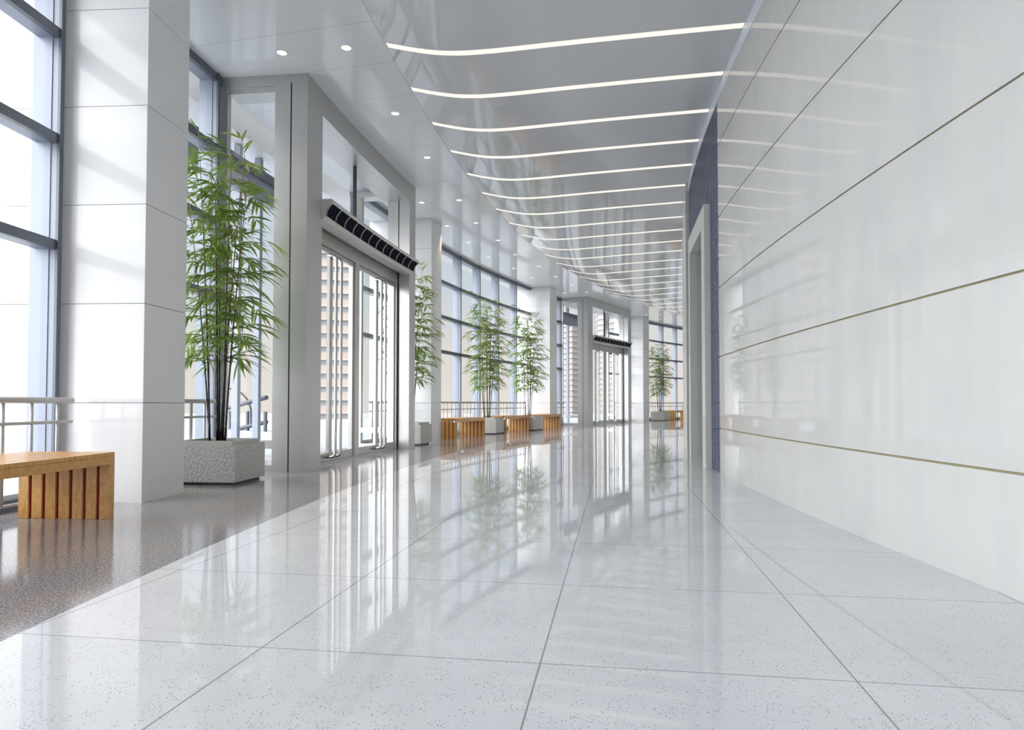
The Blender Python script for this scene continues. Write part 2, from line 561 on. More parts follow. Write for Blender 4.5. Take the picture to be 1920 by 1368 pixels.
# hall ends (outside the picture)
mb = MB()
ths = []
for (ra, rb) in ((56.4, 57.4), (63.3, 64.45)):
    mb.hexa([P(ra, S_NEAR), P(rb, S_NEAR), P(rb, S_NEAR - 0.2), P(ra, S_NEAR - 0.2)],
            [P(ra, S_NEAR, 6.2), P(rb, S_NEAR, 6.2), P(rb, S_NEAR - 0.2, 6.2), P(ra, S_NEAR - 0.2, 6.2)])
mb.hexa([P(57.4, S_NEAR, 5.2), P(63.3, S_NEAR, 5.2), P(63.3, S_NEAR - 0.2, 5.2), P(57.4, S_NEAR - 0.2, 5.2)],
        [P(57.4, S_NEAR, 6.2), P(63.3, S_NEAR, 6.2), P(63.3, S_NEAR - 0.2, 6.2), P(57.4, S_NEAR - 0.2, 6.2)])
struct(mb.build('wall_back', 'white_panel'))
mb = MB()
mb.hexa([P(56.4, S_FAR), P(64.45, S_FAR), P(64.45, S_FAR + 0.2), P(56.4, S_FAR + 0.2)],
        [P(56.4, S_FAR, 6.2), P(64.45, S_FAR, 6.2), P(64.45, S_FAR + 0.2, 6.2), P(56.4, S_FAR + 0.2, 6.2)])
struct(mb.build('wall_far', 'white_panel'))

# ------------------------------------------------------------------ windows
TR = [4.755, 3.675, 2.595]
def window(num, s0, s1, mulls, label, top_to=None, rail_r=(R_WIN, R_WIN + 0.25)):
    org = P(R_WIN + 0.1, (s0 + s1) / 2, 0)
    w = struct(empty('window_%d' % num, org), label)
    # head and foot rails
    mb = MB(); mb.arc_box(R_WIN + 0.06, R_WIN, s0, s1, 5.735, CEIL, 0.6); mb.build('window_head', 'frame_front', w, org)
    mb = MB(); mb.arc_box(R_WIN + 0.25, R_WIN + 0.06, s0, s1, 5.75, CEIL, 0.6); mb.build('window_head', 'frame_blue', w, org)
    mb = MB(); mb.arc_box(R_WIN + 0.06, R_WIN, s0, s1, 0, 0.11, 0.6); mb.build('window_foot', 'frame_front', w, org)
    mb = MB(); mb.arc_box(R_WIN + 0.25, R_WIN + 0.06, s0, s1, 0, 0.15, 0.6); mb.build('window_foot', 'sill', w, org)
    st = mulls[0] if num == 1 else s1
    for z in TR:
        mb = MB(); mb.arc_box(R_WIN + 0.055, R_WIN, s0, st, z - 0.05, z + 0.05, 0.6)
        t = mb.build('transom', 'frame_front', w, org)
        mb = MB(); mb.arc_box(R_WIN + 0.23, R_WIN + 0.055, s0, st, z - 0.035, z + 0.035, 0.6)
        mb.build('transom_back', 'frame_blue', t, org)
    for s in mulls:
        mb = MB(); mb.arc_box(R_WIN + 0.01, R_WIN - 0.02, s - 0.027, s + 0.027, 0, CEIL, 1)
        t = mb.build('mullion', 'frame_front', w, org)
        mb = MB(); mb.arc_box(R_WIN + 0.07, R_WIN + 0.01, s - 0.025, s + 0.025, 0, CEIL, 1)
        mb.arc_box(R_WIN + 0.27, R_WIN + 0.07, s - 0.034, s + 0.034, 0, CEIL, 1)
        mb.build('mullion_back', 'frame_blue', t, org)
    mb = MB()
    edges = [s0 + 0.01] + [m for m in mulls if s0 + 0.1 < m < s1 - 0.1] + [s1 - 0.01]
    for a, bb in zip(edges, edges[1:]):
        mb.face([P(R_WIN + 0.16, a, 0.15), P(R_WIN + 0.16, bb, 0.15), P(R_WIN + 0.16, bb, 5.75), P(R_WIN + 0.16, a, 5.75)])
    mb.build('window_pane', 'glass', w, org)
    return w

COLS = [3.80, 14.50, 25.28, 36.32, 47.1]
CW = 0.75
window(1, S_NEAR, COLS[0], [3.70 - 1.65 * k for k in range(11)], 'tall blue framed window left of the first white column')
window(2, COLS[0] + CW, 6.80, [COLS[0] + CW + 0.05, 6.66], 'narrow blue framed window behind the first bamboo')
window(3, 12.06, COLS[1], [12.16, COLS[1] - 0.06], 'narrow blue framed window seen through the near entrance doors')
window(4, COLS[1] + CW, COLS[2], [15.66, 17.30, 18.95, 20.58, 22.20, 23.87], 'five-bay blue framed window behind the row of benches')
window(5, COLS[2] + CW, 28.50, [26.2, 28.40], 'narrow window slit between third column and far entrance')
window(6, 33.75, COLS[3], [33.85, COLS[3] - 0.06], 'narrow window behind the far entrance')
window(7, COLS[3] + CW, COLS[4], [37.2, 38.75, 40.60, 42.35, 44.1, 45.8], 'blue framed window behind the farthest bamboo')

# unseen near end of the hall, glazing added to let in more sky light
w = struct(empty('window_8', P(60, S_NEAR, 0)), 'glazed hall end added behind the viewpoint to let in sky light')
org = P(60, S_NEAR, 0)
mb = MB()
def radial_block(mb, r0, r1, s0, s1, z0, z1):
    mb.hexa([P(r0, s0, z0), P(r1, s0, z0), P(r1, s1, z0), P(r0, s1, z0)], [P(r0, s0, z1), P(r1, s0, z1), P(r1, s1, z1), P(r0, s1, z1)])
for r in (57.4, 59.37, 61.34, 63.3):
    radial_block(mb, r - 0.05, r + 0.05, S_NEAR - 0.15, S_NEAR, 0, 5.2)
for z in (0, 2.6, 5.1):
    radial_block(mb, 57.4, 63.3, S_NEAR - 0.12, S_NEAR - 0.03, z, z + 0.1)
mb.build('window_frame', 'frame_blue', w, org)
mb = MB(); mb.face([P(57.4, S_NEAR - 0.07, 0.1), P(63.3, S_NEAR - 0.07, 0.1), P(63.3, S_NEAR - 0.07, 5.1), P(57.4, S_NEAR - 0.07, 5.1)])
mb.build('window_pane', 'glass', w, org)

# ------------------------------------------------------------------ columns
col_labels = ['nearest white panelled column, left of the tallest bamboo',
              'second white column, between the near entrance and the bench row',
              'third white column, past the last bench of the row',
              'fourth white column, just past the far entrance',
              'fifth white column, hidden beyond the doorway wall']
col_near = ['tall white column standing behind the viewpoint']
def column(s0, label):
    org = P(R_COL + 0.4, s0 + CW / 2, 0)
    c = tag(empty('column', org), label, 'column', 'white columns along the window wall')
    R1 = 65.1
    mb = MB()
    radial_block(mb, R_COL + 0.012, R1 - 0.01, s0 + 0.012, s0 + CW - 0.012, 0, 5.844)
    mb.build('core', 'panel_core', c, org)
    mb = MB()
    z = 0.0
    js = [0.0, 1.006, 2.016, 3.032, 4.05, 5.06, 5.845]
    for a, bb in zip(js, js[1:]):
        radial_block(mb, R_COL, R1, s0, s0 + CW, a + (0.003 if a else 0), bb - (0.003 if bb < 5.8 else 0))
    mb.build('cladding_panel', 'white_panel', c, org)
    return c
for s0, lab in zip(COLS, col_labels):
    column(s0, lab)
column(COLS[0] - 10.9, col_near[0])

# ------------------------------------------------------------------ entrances
RP0, RP1 = 62.88, 63.38       # front and back face of the steel portal
RD = 63.20                    # door plane
def entrance(num, S, L, label):
    """steel clad portal that steps out into the hall: S start, L length along the hall"""
    sa, sb = S, S + L
    oa, ob2 = S + 0.56, S + L - 0.38
    org = P(RD, (sa + sb) / 2, 0)
    d = struct(empty('door_%d' % num, org), label)
    # piers and header of the portal
    for (a, bb) in ((sa, oa), (ob2, sb)):
        mb = MB()
        radial_block(mb, 63.119, RP0, a, bb, 0, 5.73)
        radial_block(mb, RP1, 63.141, a, bb, 0, 5.73)
        radial_block(mb, RP1, RP0, a, bb, 5.73, CEIL)
        pr = mb.build('portal_pier', 'steel', d, org)
        mb = MB(); radial_block(mb, 63.1405, 63.1195, a + 0.006, bb - 0.006, 0, 5.729); mb.build('black_joint', 'joint_black', pr, org)
    mb = MB(); mb.arc_box(RP1 + 0.1, RP0, oa, ob2, 5.46, CEIL, 0.7); mb.build('portal_header', 'steel', d, org)
    # glazed returns on both sides, back to the window line
    for s_, sgn in ((sa, 1), (sb, -1)):
        s2 = s_ + 0.10 * sgn
        mb = MB()
        radial_block(mb, 64.25, 64.12, s_, s2, 0, CEIL)
        radial_block(mb, 64.12, RP1, s_, s2, 5.69, CEIL)
        radial_block(mb, 64.12, RP1, s_, s2, 0, 0.10)
        radial_block(mb, 64.12, RP1, s_, s2, 0.34, 0.46)
        fr = mb.build('side_frame', 'steel', d, org)
        mb = MB()
        radial_block(mb, 64.12, RP1, s_ + 0.02 * sgn, s_ + 0.34 * sgn, 5.60, 5.69)
        mb.build('lintel', 'steel', fr, org)
        mb = MB()
        sm_ = s_ + 0.05 * sgn
        mb.face([P(64.12, sm_, 0.46), P(RP1, sm_, 0.46), P(RP1, sm_, 5.69), P(64.12, sm_, 5.69)])
        mb.face([P(64.12, sm_, 0.10), P(RP1, sm_, 0.10), P(RP1, sm_, 0.34), P(64.12, sm_, 0.34)])
        mb.build('side_pane', 'glass', d, org)
    # door head, transom glass with black joint
    mb = MB(); mb.arc_box(RD + 0.10, RD - 0.06, oa, ob2, 3.62, 3.98, 0.7); mb.build('door_head', 'door_steel', d, org)
    mb = MB()
    for q in range(4):
        a_, b_ = oa + (ob2 - oa) * q / 4, oa + (ob2 - oa) * (q + 1) / 4
        mb.face([P(RD, a_, 3.98), P(RD, b_, 3.98), P(RD, b_, 5.46), P(RD, a_, 5.46)])
    tp = mb.build('transom_pane', 'glass', d, org)
    mid = (oa + ob2) / 2
    mb = MB(); radial_block(mb, RD + 0.04, RD - 0.02, mid - 0.018, mid + 0.018, 3.98, 5.46); mb.build('pane_joint', 'joint_black', tp, org)
    # door frame: jambs, centre post
    mb = MB()
    for a, bb in ((oa, oa + 0.07), (mid - 0.09, mid + 0.09), (ob2 - 0.10, ob2)):
        radial_block(mb, RD + 0.08, RD - 0.06, a, bb, 0, 3.62)
    mb.arc_box(RD + 0.08, RD - 0.06, oa, ob2, 0, 0.03, 0.7)
    mb.build('door_frame', 'door_steel', d, org)
    # four leaves
    bays = [(oa + 0.07, mid - 0.09), (mid + 0.09, ob2 - 0.10)]
    for a, bb in bays:
        m_ = (a + bb) / 2
        for l0, l1, hs in ((a + 0.006, m_ - 0.004, -1), (m_ + 0.004, bb - 0.006, 1)):
            mb = MB()
            for x0, x1 in ((l0, l0 + 0.06), (l1 - 0.06, l1)):
                radial_block(mb, RD + 0.025, RD - 0.025, x0, x1, 0.035, 3.615)
            radial_block(mb, RD + 0.025, RD - 0.025, l0 + 0.06, l1 - 0.06, 0.035, 0.17)
            radial_block(mb, RD + 0.025, RD - 0.025, l0 + 0.06, l1 - 0.06, 3.54, 3.615)
            leaf = mb.build('door_leaf', 'door_steel', d, org)
            mb = MB(); mb.face([P(RD, l0 + 0.06, 0.17), P(RD, l1 - 0.06, 0.17), P(RD, l1 - 0.06, 3.54), P(RD, l0 + 0.06, 3.54)])
            mb.build('door_pane', 'glass', leaf, org)
            hx = m_ + 0.11 * hs
            pts = []
            R0, R1, zb, zt, q = RD - 0.01, RD - 0.16, 0.10, 3.50, 0.07
            pts.append(P(R0, hx, zb))
            for k in range(6):
                t = k / 5 * pi / 2
                pts.append(P(R1 + q - q * sin(t), hx, zb + q - q * cos(t)))
            for k in range(6):
                t = k / 5 * pi / 2
                pts.append(P(R1 + q - q * cos(t), hx, zt - q + q * sin(t)))
            pts.append(P(R0, hx, zt))
            mb = MB(); mb.tube(pts, 0.026, 10); mb.build('door_handle', 'tube_steel', leaf, org)
    # outer porch frame
    mb = MB()
    ro = 65.3
    for s_ in (sa + 0.15, mid - 0.35, mid + 0.35, sb - 0.15):
        radial_block(mb, ro + 0.12, ro, s_ - 0.05, s_ + 0.05, 0, 5.85)
    mb.arc_box(ro + 0.12, ro, sa - 0.1, sb + 0.1, 5.0, 5.42, 0.8)
    mb.build('porch_frame', 'frame_blue', d, org)
    mb = MB(); mb.arc_box(ro + 0.05, ro - 0.05, sa - 0.1, sb + 0.1, 5.42, 5.60, 0.8); mb.build('porch_beam', 'frame_front', d, org)
    mb = MB(); mb.arc_box(66.6, 65.05, sa - 0.3, sb + 0.3, 5.86, 6.2, 0.8); mb.build('porch_roof', 'ceiling', d, org)
    # air curtain over the doors (a thing of its own)
    return oa, ob2

def air_curtain(s0, s1, label):
    org = P(62.95, (s0 + s1) / 2, 4.0)
    a = tag(empty('air_curtain', org), label, 'air curtain', 'air curtains above the entrances')
    prof = [(63.13, 3.99), (63.13, 4.15), (62.72, 4.15), (62.695, 4.11), (62.705, 4.085)]
    g = []
    for k in range(7):                                   # concave grille face
        t = k / 6
        g.append((62.705 + 0.105 * t + 0.028 * sin(pi * t), 4.085 - 0.185 * t))
    low = [(62.815, 3.885), (62.86, 3.835), (62.93, 3.81), (63.02, 3.82), (63.10, 3.85), (63.13, 3.90)]
    mb = MB(); mb.arc_profile(prof + [(r + 0.012, z) for r, z in g[1:-1]] + low, s0, s1, 0.6, smooth=False)
    mb.build('housing', 'unit', a, org)
    n = 12
    w_ = (s1 - s0 - 0.04) / n
    gm = MB()
    for k in range(n):
        x0, x1 = s0 + 0.02 + k * w_ + 0.010, s0 + 0.02 + (k + 1) * w_ - 0.010
        for (ra, za), (rb, zb) in zip(g, g[1:]):
            gm.face([P(ra + 0.002, x0, za), P(ra + 0.002, x1, za), P(rb + 0.002, x1, zb), P(rb + 0.002, x0, zb)], True)
    gm.build('intake_grille', 'grille', a, org)
    for k in range(n + 1):
        rm = MB()
        x = s0 + 0.02 + k * w_
        for (ra, za), (rb, zb) in zip(g, g[1:]):
            rm.face([P(ra - 0.004, x - 0.010, za), P(ra - 0.004, x + 0.010, za), P(rb - 0.004, x + 0.010, zb), P(rb - 0.004, x - 0.010, zb)])
        rm.build('divider', 'unit', a, org)
    mb = MB(); mb.arc_box(63.15, 63.10, s0 + 0.1, s1 - 0.1, 3.92, 4.06, 1); mb.build('wall_bracket', 'steel', a, org)
    return a

oa, ob2 = entrance(1, 6.78, 5.32, 'near glazed entrance in a brushed steel portal')
air_curtain(oa - 0.02, ob2 + 0.12, 'silver air curtain with dark grille above the near entrance doors')
oa, ob2 = entrance(2, 28.42, 5.32, 'far glazed entrance in a steel portal')
air_curtain(oa - 0.02, ob2 + 0.12, 'small distant air curtain above the far entrance doors')

# ------------------------------------------------------------------ ceiling lights
ORD = ['first', 'second', 'third', 'fourth', 'fifth', 'sixth', 'seventh', 'eighth', 'ninth', 'tenth', 'eleventh', 'twelfth', 'thirteenth',
       'fourteenth', 'fifteenth', 'sixteenth', 'seventeenth', 'eighteenth', 'nineteenth', 'twentieth', 'twenty-first', 'twenty-second', 'twenty-third', 'twenty-fourth']
for k in range(-8, 22):
    sl = 6.13 + 1.295 * k + 0.004 * k * k * (1 if k > 0 else 0)
    sr = sl - 0.59
    rs = [61.49 - 0.11 * j for j in range(0, 44) if 61.49 - 0.11 * j > R_WALL + 0.03] + [R_WALL + 0.015]
    org = P(59.2, (sl + sr) / 2, 5.75)
    bot, rim = [], []
    mbb, mbr = MB(), MB()
    hw = 0.058
    ring, ringr = [], []
    for r in rs:
        t = (61.5 - r) / (61.5 - R_WALL)
        s = sl + (sr - sl) * t
        z = ceil_z(r)
        ring.append([P(r, s - hw, z - 0.006), P(r, s + hw, z - 0.006), P(r, s + hw, z + 0.03), P(r, s - hw, z + 0.03)])
        ringr.append([P(r, s - hw - 0.012, z - 0.003), P(r, s + hw + 0.012, z - 0.003), P(r, s + hw + 0.012, z + 0.035), P(r, s - hw - 0.012, z + 0.035)])
    mbb.loft(ring); mbr.loft(ringr)
    if k >= 0:
        lab = '%s long warm light strip across the curved ceiling, counted from the near end' % ORD[k]
        if k == 0: lab = 'nearest and longest warm light strip across the curved ceiling'
        gr = 'warm light strips across the curved ceiling'
    else:
        lab = 'warm light strip on the ceiling behind the viewpoint'; gr = 'warm light strips behind the viewpoint'
    t_ = tag(empty('ceiling_light_strip', org), lab, 'ceiling light', gr)
    mbb.build('diffuser', 'light_strip', t_, org)
    mbr.build('housing', 'light_trim', t_, org)

dmb = MB(); dmb.disc((0, 0), 0.068, -0.006, 0.02, 28)
dtr = MB()
n = 28
for (ra, rb, za, zb) in ((0.082, 0.068, -0.004, -0.004), (0.082, 0.082, 0.01, -0.004)):
    dtr.loft([[(ra * cos(2 * pi * k / n), ra * sin(2 * pi * k / n), za) for k in range(n)],
              [(rb * cos(2 * pi * k / n), rb * sin(2 * pi * k / n), zb) for k in range(n)]], caps=False)
inner = [(62.07, 6.15), (62.01, 8.27), (62.04, 10.32), (62.17, 13.15), (62.36, 15.2), (62.33, 17.22), (62.40, 19.21), (62.25, 21.23), (62.34, 23.3),
         (62.38, 25.3), (62.49, 27.29), (62.2, 36.07), (62.1, 38.1)]
near_side = [(62.07, 4.1), (62.07, 2.05), (62.07, 0.0), (62.07, -2.05), (63.0, 2.05), (63.0, 0.0)]
outer = [(63.0, 6.19), (63.11, 13.15), (63.22, 15.3), (63.26, 17.21), (63.35, 19.27), (63.21, 21.28), (63.28, 23.24), (63.41, 27.06), (62.95, 35.82), (63.1, 38.1)]
proto = None
def place_down(r, s, lab, grp):
    global proto
    if proto is None:
        t = empty('downlight', P(r, s, CEIL)); dmb.build('lens', 'light_disc', t); dtr.build('trim_ring', 'light_trim', t); proto = t
    else:
        t = copy_tree(proto); t.location = P(r, s, CEIL)
    tag(t, lab, 'downlight', grp)
    ld = bpy.data.lights.new('downlight_lamp', 'SPOT')
    ld.energy = 55; ld.color = (1.0, 0.80, 0.60); ld.spot_size = 1.15; ld.spot_blend = 1.0; ld.shadow_soft_size = 0.06
    lo = bpy.data.objects.new('downlight_lamp', ld); COL.objects.link(lo)
    lo.parent = t; lo.location = (0, 0, -0.03)
for i, (r, s) in enumerate(inner):
    place_down(r, s, 'round downlight, %s from the near end of the row beside the curved ceiling' % ORD[i], 'downlights of the row nearer the curved ceiling')
for i, (r, s) in enumerate(outer):
    place_down(r, s, 'round downlight, %s from the near end of the row closest to the windows' % ORD[i], 'downlights of the row nearer the windows')

for i, (r, s) in enumerate(near_side):
    place_down(r, s, 'round downlight above the top of the picture, over the viewpoint side of the granite border', 'downlights above the top of the picture')

# ------------------------------------------------------------------ railings
RR = 64.0
def railing(s0, s1, label, first_post):
    org = P(RR, (s0 + s1) / 2, 0)
    g = tag(empty('railing', org), label, 'railing', 'tubular railings in front of the windows')
    n = max(2, int((s1 - s0) / 0.4))
    mb = MB(); mb.tube([P(RR, s0 + (s1 - s0) * k / n, 1.03) for k in range(n + 1)], 0.029, 12); mb.build('handrail', 'rail_paint', g, org)
    mb = MB(); mb.tube([P(RR, s0 + (s1 - s0) * k / n, 0.82) for k in range(n + 1)], 0.016, 8); mb.build('middle_rail', 'rail_paint', g, org)
    s = s1 - 0.19; i = 0
    cnt = 0
    while s > s0 + 0.05:
        mb = MB()
        if (i + first_post) % 5 == 0:
            radial_block(mb, RR + 0.008, RR - 0.008, s - 0.026, s + 0.026, 0, 1.01)
            mb.build('post', 'rail_paint', g, org)
        else:
            mb.tube([P(RR, s, 0.10), P(RR, s, 1.01)], 0.016, 8)
            mb.build('baluster', 'rail_paint', g, org)
        s -= 0.32; i += 1
    mb = MB(); mb.tube([P(RR, s0 + (s1 - s0) * k / n, 0.10) for k in range(n + 1)], 0.014, 8); mb.build('bottom_rail', 'rail_paint', g, org)
railing(-6.25, COLS[0] - 0.13, 'grey railing left of the nearest column, behind the nearest bench', 2)
railing(COLS[0] + CW + 0.03, 6.60, 'short grey railing behind the nearest bamboo planter', 3)
railing(12.20, COLS[1] - 0.03, 'grey railing in the window seen through the near entrance', 1)
railing(COLS[1] + CW + 0.03, 24.3, 'long grey railing behind the three benches in a row', 2)
railing(COLS[2] + CW + 0.03, 28.34, 'short grey railing just before the far entrance', 3)
railing(33.88, COLS[3] - 0.03, 'grey railing hidden behind the far entrance', 1)
railing(COLS[3] + CW + 0.03, COLS[4] - 0.03, 'grey railing behind the farthest bamboo planter', 2)

# ------------------------------------------------------------------ benches
BW, BL, BH, BT = 0.82, 2.42, 0.577, 0.065
def make_bench(L):
    """local x: across (+x towards the hall), local y: along; origin at the far front corner on the floor"""
    t = empty('slatted_bench', (0, 0, 0))
    mb = MB()
    n = 8; gap = 0.026
    w_ = (BW - gap * (n - 1)) / n
    for k in range(n):
        x1 = -k * (w_ + gap)
        mb.box(x1 - w_, x1, -L, 0, BH - 0.035, BH)
    mb.build('seat', 'oak', t, bevel=0.003)
    mb = MB(); mb.box(-0.028, 0.0, -L, 0, BH - 0.105, BH - 0.036); mb.box(-BW, -BW + 0.028, -L, 0, BH - 0.105, BH - 0.036)
    mb.build('apron', 'oak', t, bevel=0.002)
    mb = MB(); mb.box(-BW + 0.03, -0.03, -L + 0.07, -0.07, BH - 0.05, BH - 0.0355); mb.build('seat_lining', 'bench_red', t)
    for y0 in (-BT, -L):
        mb = MB()
        m_ = 7; gp = 0.030
        ws = (BW - gp * (m_ - 1)) / m_
        for k in range(m_):
            x1 = -k * (ws + gp)
            mb.box(x1 - ws, x1, y0, y0 + BT, 0, BH - (0.106 if k in (0, m_ - 1) else 0.036))
        leg = mb.build('slatted_leg', 'oak', t, bevel=0.002)
        mb = MB(); mb.box(-BW + 0.02, -0.02, y0 + 0.018, y0 + BT - 0.018, 0.004, BH - 0.11); mb.build('leg_lining', 'bench_red', leg)
    return t
bench_specs = [(63.05, 2.93, 'nearest oak slatted bench, beside the first white column'),
               (63.05, 18.16, 'oak slatted bench beside the second white column, first of the row'),
               (62.98, 22.24, 'middle oak slatted bench of the row, between two bamboo planters'),
               (62.85, 25.2, 'oak slatted bench beside the third white column, last of the row'),
               (63.0, 42.0, 'farthest oak slatted bench, right of the farthest bamboo planter')]
pb = make_bench(BL)
for i, (r, s, lab) in enumerate(bench_specs):
    t = pb if i == 0 else copy_tree(pb)
    t.location = P(r, s, 0); t.rotation_euler = (0, 0, rot_at(s))
    if i == 3: t.scale = (1, 0.86, 1)
    tag(t, lab, 'bench', 'oak slatted benches along the windows')

# ------------------------------------------------------------------ planters with bamboo
PW = 0.82
def make_planter():
    """origin at the near front corner; +x towards the hall, +y along"""
    t = empty('granite_planter', (0, 0, 0))
    mb = MB(); mb.box(-PW, 0, 0, PW, 0.035, 0.49); mb.build('body', 'planter', t, bevel=0.004)
    mb = MB(); mb.box(-PW + 0.05, -0.05, 0.05, PW - 0.05, 0.0, 0.0349); mb.build('plinth', 'plinth', t)
    mb = MB()
    i, w_ = 0.035, 0.035
    x0, x1, y0, y1 = -PW + i, -i - 0.02, i, PW - i
    for a in ((x0, x1, y0, y0 + w_), (x0, x1, y1 - w_, y1), (x0, x0 + w_, y0 + w_, y1 - w_), (x1 - w_, x1, y0 + w_, y1 - w_)):
        mb.box(a[0], a[1], a[2], a[3], 0.4901, 0.54)
    mb.build('rim', 'planter_rim', t, bevel=0.002)
    mb = MB(); mb.box(x0 + w_, x1 - w_, y0 + w_, y1 - w_, 0.4901, 0.511); mb.build('soil', 'soil', t)
    return t

def make_bamboo(seed):
    rnd = random.Random(seed)
    t = empty('bamboo_plant', (0, 0, 0))
    # (base x, base y, tip x, tip y, tip z, radius)
    canes = [(-0.13, 0.02, -0.42, -0.10, 3.35, 0.012), (-0.09, -0.05, -0.31, -0.02, 4.02, 0.013), (-0.02, 0.05, -0.16, 0.24, 3.55, 0.015),
             (0.0, -0.03, 0.02, -0.20, 3.30, 0.017), (0.035, 0.04, 0.10, 0.05, 3.75, 0.015), (0.05, -0.05, 0.30, 0.02, 3.70, 0.013),
             (0.085, 0.0, 0.42, -0.12, 3.36, 0.013), (0.01, 0.09, -0.03, 0.36, 2.6, 0.012)]
    leaves = MB()
    def leaflet(p, d, L, w):
        d = d.normalized()
        side = d.cross(Vector((0, 0, 1)))
        if side.length < 0.1: side = Vector((1, 0, 0))
        side.normalize()
        side = (side + Vector((0, 0, 1)) * rnd.uniform(-0.6, 0.6)).normalized()
        prof = [(0.0, 0.12), (0.18, 0.75), (0.42, 1.0), (0.7, 0.72), (1.0, 0.02)]
        L_, R_, q = [], [], []
        for tt, ww in prof:
            c = p + d * (L * tt) + Vector((0, 0, -1)) * (L * 0.30 * tt * tt)
            L_.append(c - side * (w * ww * 0.5)); R_.append(c + side * (w * ww * 0.5))
        i = len(leaves.v)
        for a, bb in zip(L_, R_):
            leaves.v += [tuple(a), tuple(bb)]
        for k in range(len(prof) - 1):
            leaves.f.append((i + 2 * k, i + 2 * k + 1, i + 2 * k + 3, i + 2 * k + 2)); leaves.sm.append(True)
    twig = MB()
    def frond(p, az, L, el):
        pts = []
        nseg = 5
        q = Vector(p)
        e_ = el
        for k in range(nseg + 1):
            pts.append(q.copy())
            q = q + Vector((cos(az) * cos(e_), sin(az) * cos(e_), sin(e_))) * (L / nseg)
            e_ -= 0.17
        twig.tube([tuple(a) for a in pts[::2]], [0.003, 0.0025, 0.002, 0.0012][:len(pts[::2])], 4, caps=False)
        for k in range(1, nseg + 1):
            d = (pts[k] - pts[k - 1]).normalized()
            sd = d.cross(Vector((0, 0, 1))).normalized()
            for sg in (-1, 1):
                if rnd.random() < 0.10: continue
                dd = d * rnd.uniform(0.75, 1.0) + sd * (sg * rnd.uniform(0.45, 0.85)) + Vector((0, 0, rnd.uniform(-0.35, 0.12)))
                leaflet(pts[k], dd, rnd.uniform(0.22, 0.34) * (0.8 + 0.3 * (k > 2)), rnd.uniform(0.030, 0.046))
        leaflet(pts[-1], d, rnd.uniform(0.20, 0.30), 0.034)
    for ci, (bx, by, tx, ty, tz, rad) in enumerate(canes):
        pts, rads = [], []
        nn = 22
        def at(tt):
            c = tt * tt * 0.35 + tt * 0.65
            return Vector((bx + (tx - bx) * c, by + (ty - by) * c, tz * tt))
        for k in range(nn + 1):
            tt = k / nn
            p = at(tt)
            pts.append(p); rads.append(rad * (1 - 0.72 * tt))
        # nodes: small swellings
        P2, R2 = [], []
        for k, (p, r_) in enumerate(zip(pts, rads)):
            if 0 < k < nn:
                P2 += [p - Vector((0, 0, 0.012)), p, p + Vector((0, 0, 0.012))]; R2 += [r_, r_ * 1.35, r_]
            else:
                P2.append(p); R2.append(r_)
        mb = MB(); mb.tube(P2, R2, 8); mb.build('cane', 'cane', t)
        az = rnd.uniform(0, 6.28)
        z = 0.95 + rnd.uniform(0, 0.35)
        while z < tz:
            for q_ in range(2):
                az += 2.4 + rnd.uniform(-0.5, 0.5)
                taper = 1.0 if z < tz - 0.8 else 0.75
                pz = at(z / tz)
                # keep fronds inside the bay: shorter towards the window side
                L = rnd.uniform(0.30, 0.56) * taper
                frond(pz, az, L, rnd.uniform(0.15, 0.75))
            z += rnd.uniform(0.22, 0.34)
        frond(at(0.995), rnd.uniform(0, 6.28), 0.26, 1.1)
    leaves.build('foliage', 'leaf', t)['kind'] = 'stuff'
    twig.build('twig', 'leaf', t)['kind'] = 'stuff'
    return t

plant_specs = [(63.10, 5.22, 'nearest', 'between the first column and the near entrance', 'just past the near entrance'),
               (63.08, 13.05, 'second', '', ''), (62.98, 18.98, 'third', '', ''), (62.74, 22.27, 'fourth', '', ''), (62.98, 38.2, 'fifth', '', '')]
planter_labels = ['granite planter holding the largest bamboo, between first column and near entrance',
                  'granite planter half hidden behind the near entrance pier',
                  'granite planter between the first and middle bench of the row',
                  'granite planter between the middle and last bench of the row',
                  'farthest granite planter, left of the farthest bench']
bamboo_labels = ['largest bamboo in view with dark canes, beside the nearest white column',
                 'bamboo partly hidden by the steel pier, before the second column',
                 'bamboo in the planter between the first and middle bench',
                 'bamboo in the planter between the middle and last bench',
                 'farthest small bamboo, past the fourth column']
pp = make_planter(); bp_ = make_bamboo(7)
for i, (r, s, *_r) in enumerate(plant_specs):
    t = pp if i == 0 else copy_tree(pp)
    base = P(r, s, 0); rz = rot_at(s)
    t.location = base; t.rotation_euler = (0, 0, rz)
    tag(t, planter_labels[i], 'planter', 'square granite planters along the windows')
    b_ = bp_ if i == 0 else copy_tree(bp_)
    off = Matrix.Rotation(rz, 3, 'Z') @ Vector((-PW / 2 - 0.02, PW / 2, 0))
    b_.location = base + off + Vector((0, 0, 0.5125)); b_.rotation_euler = (0, 0, rz)
    tag(b_, bamboo_labels[i], 'bamboo', 'potted bamboos along the windows')

# ------------------------------------------------------------------ outside
mb = MB(); mb.arc_box(82, 64.45, -30, 62, -0.4, -0.03, 2.0)
struct(mb.build('terrace', 'ground'), 'pale paved terrace outside the windows')
mb = MB(); mb.box(-320, 120, -120, 420, -5.6, -5.1)
struct(mb.build('ground', 'city_ground'), 'pale ground far below the terrace')

def az_pt(px, dist, z=0.0):
    """a point dist metres ahead on the bearing of image column px"""
    return Vector(((px - 960) / FPX * dist, dist, z))

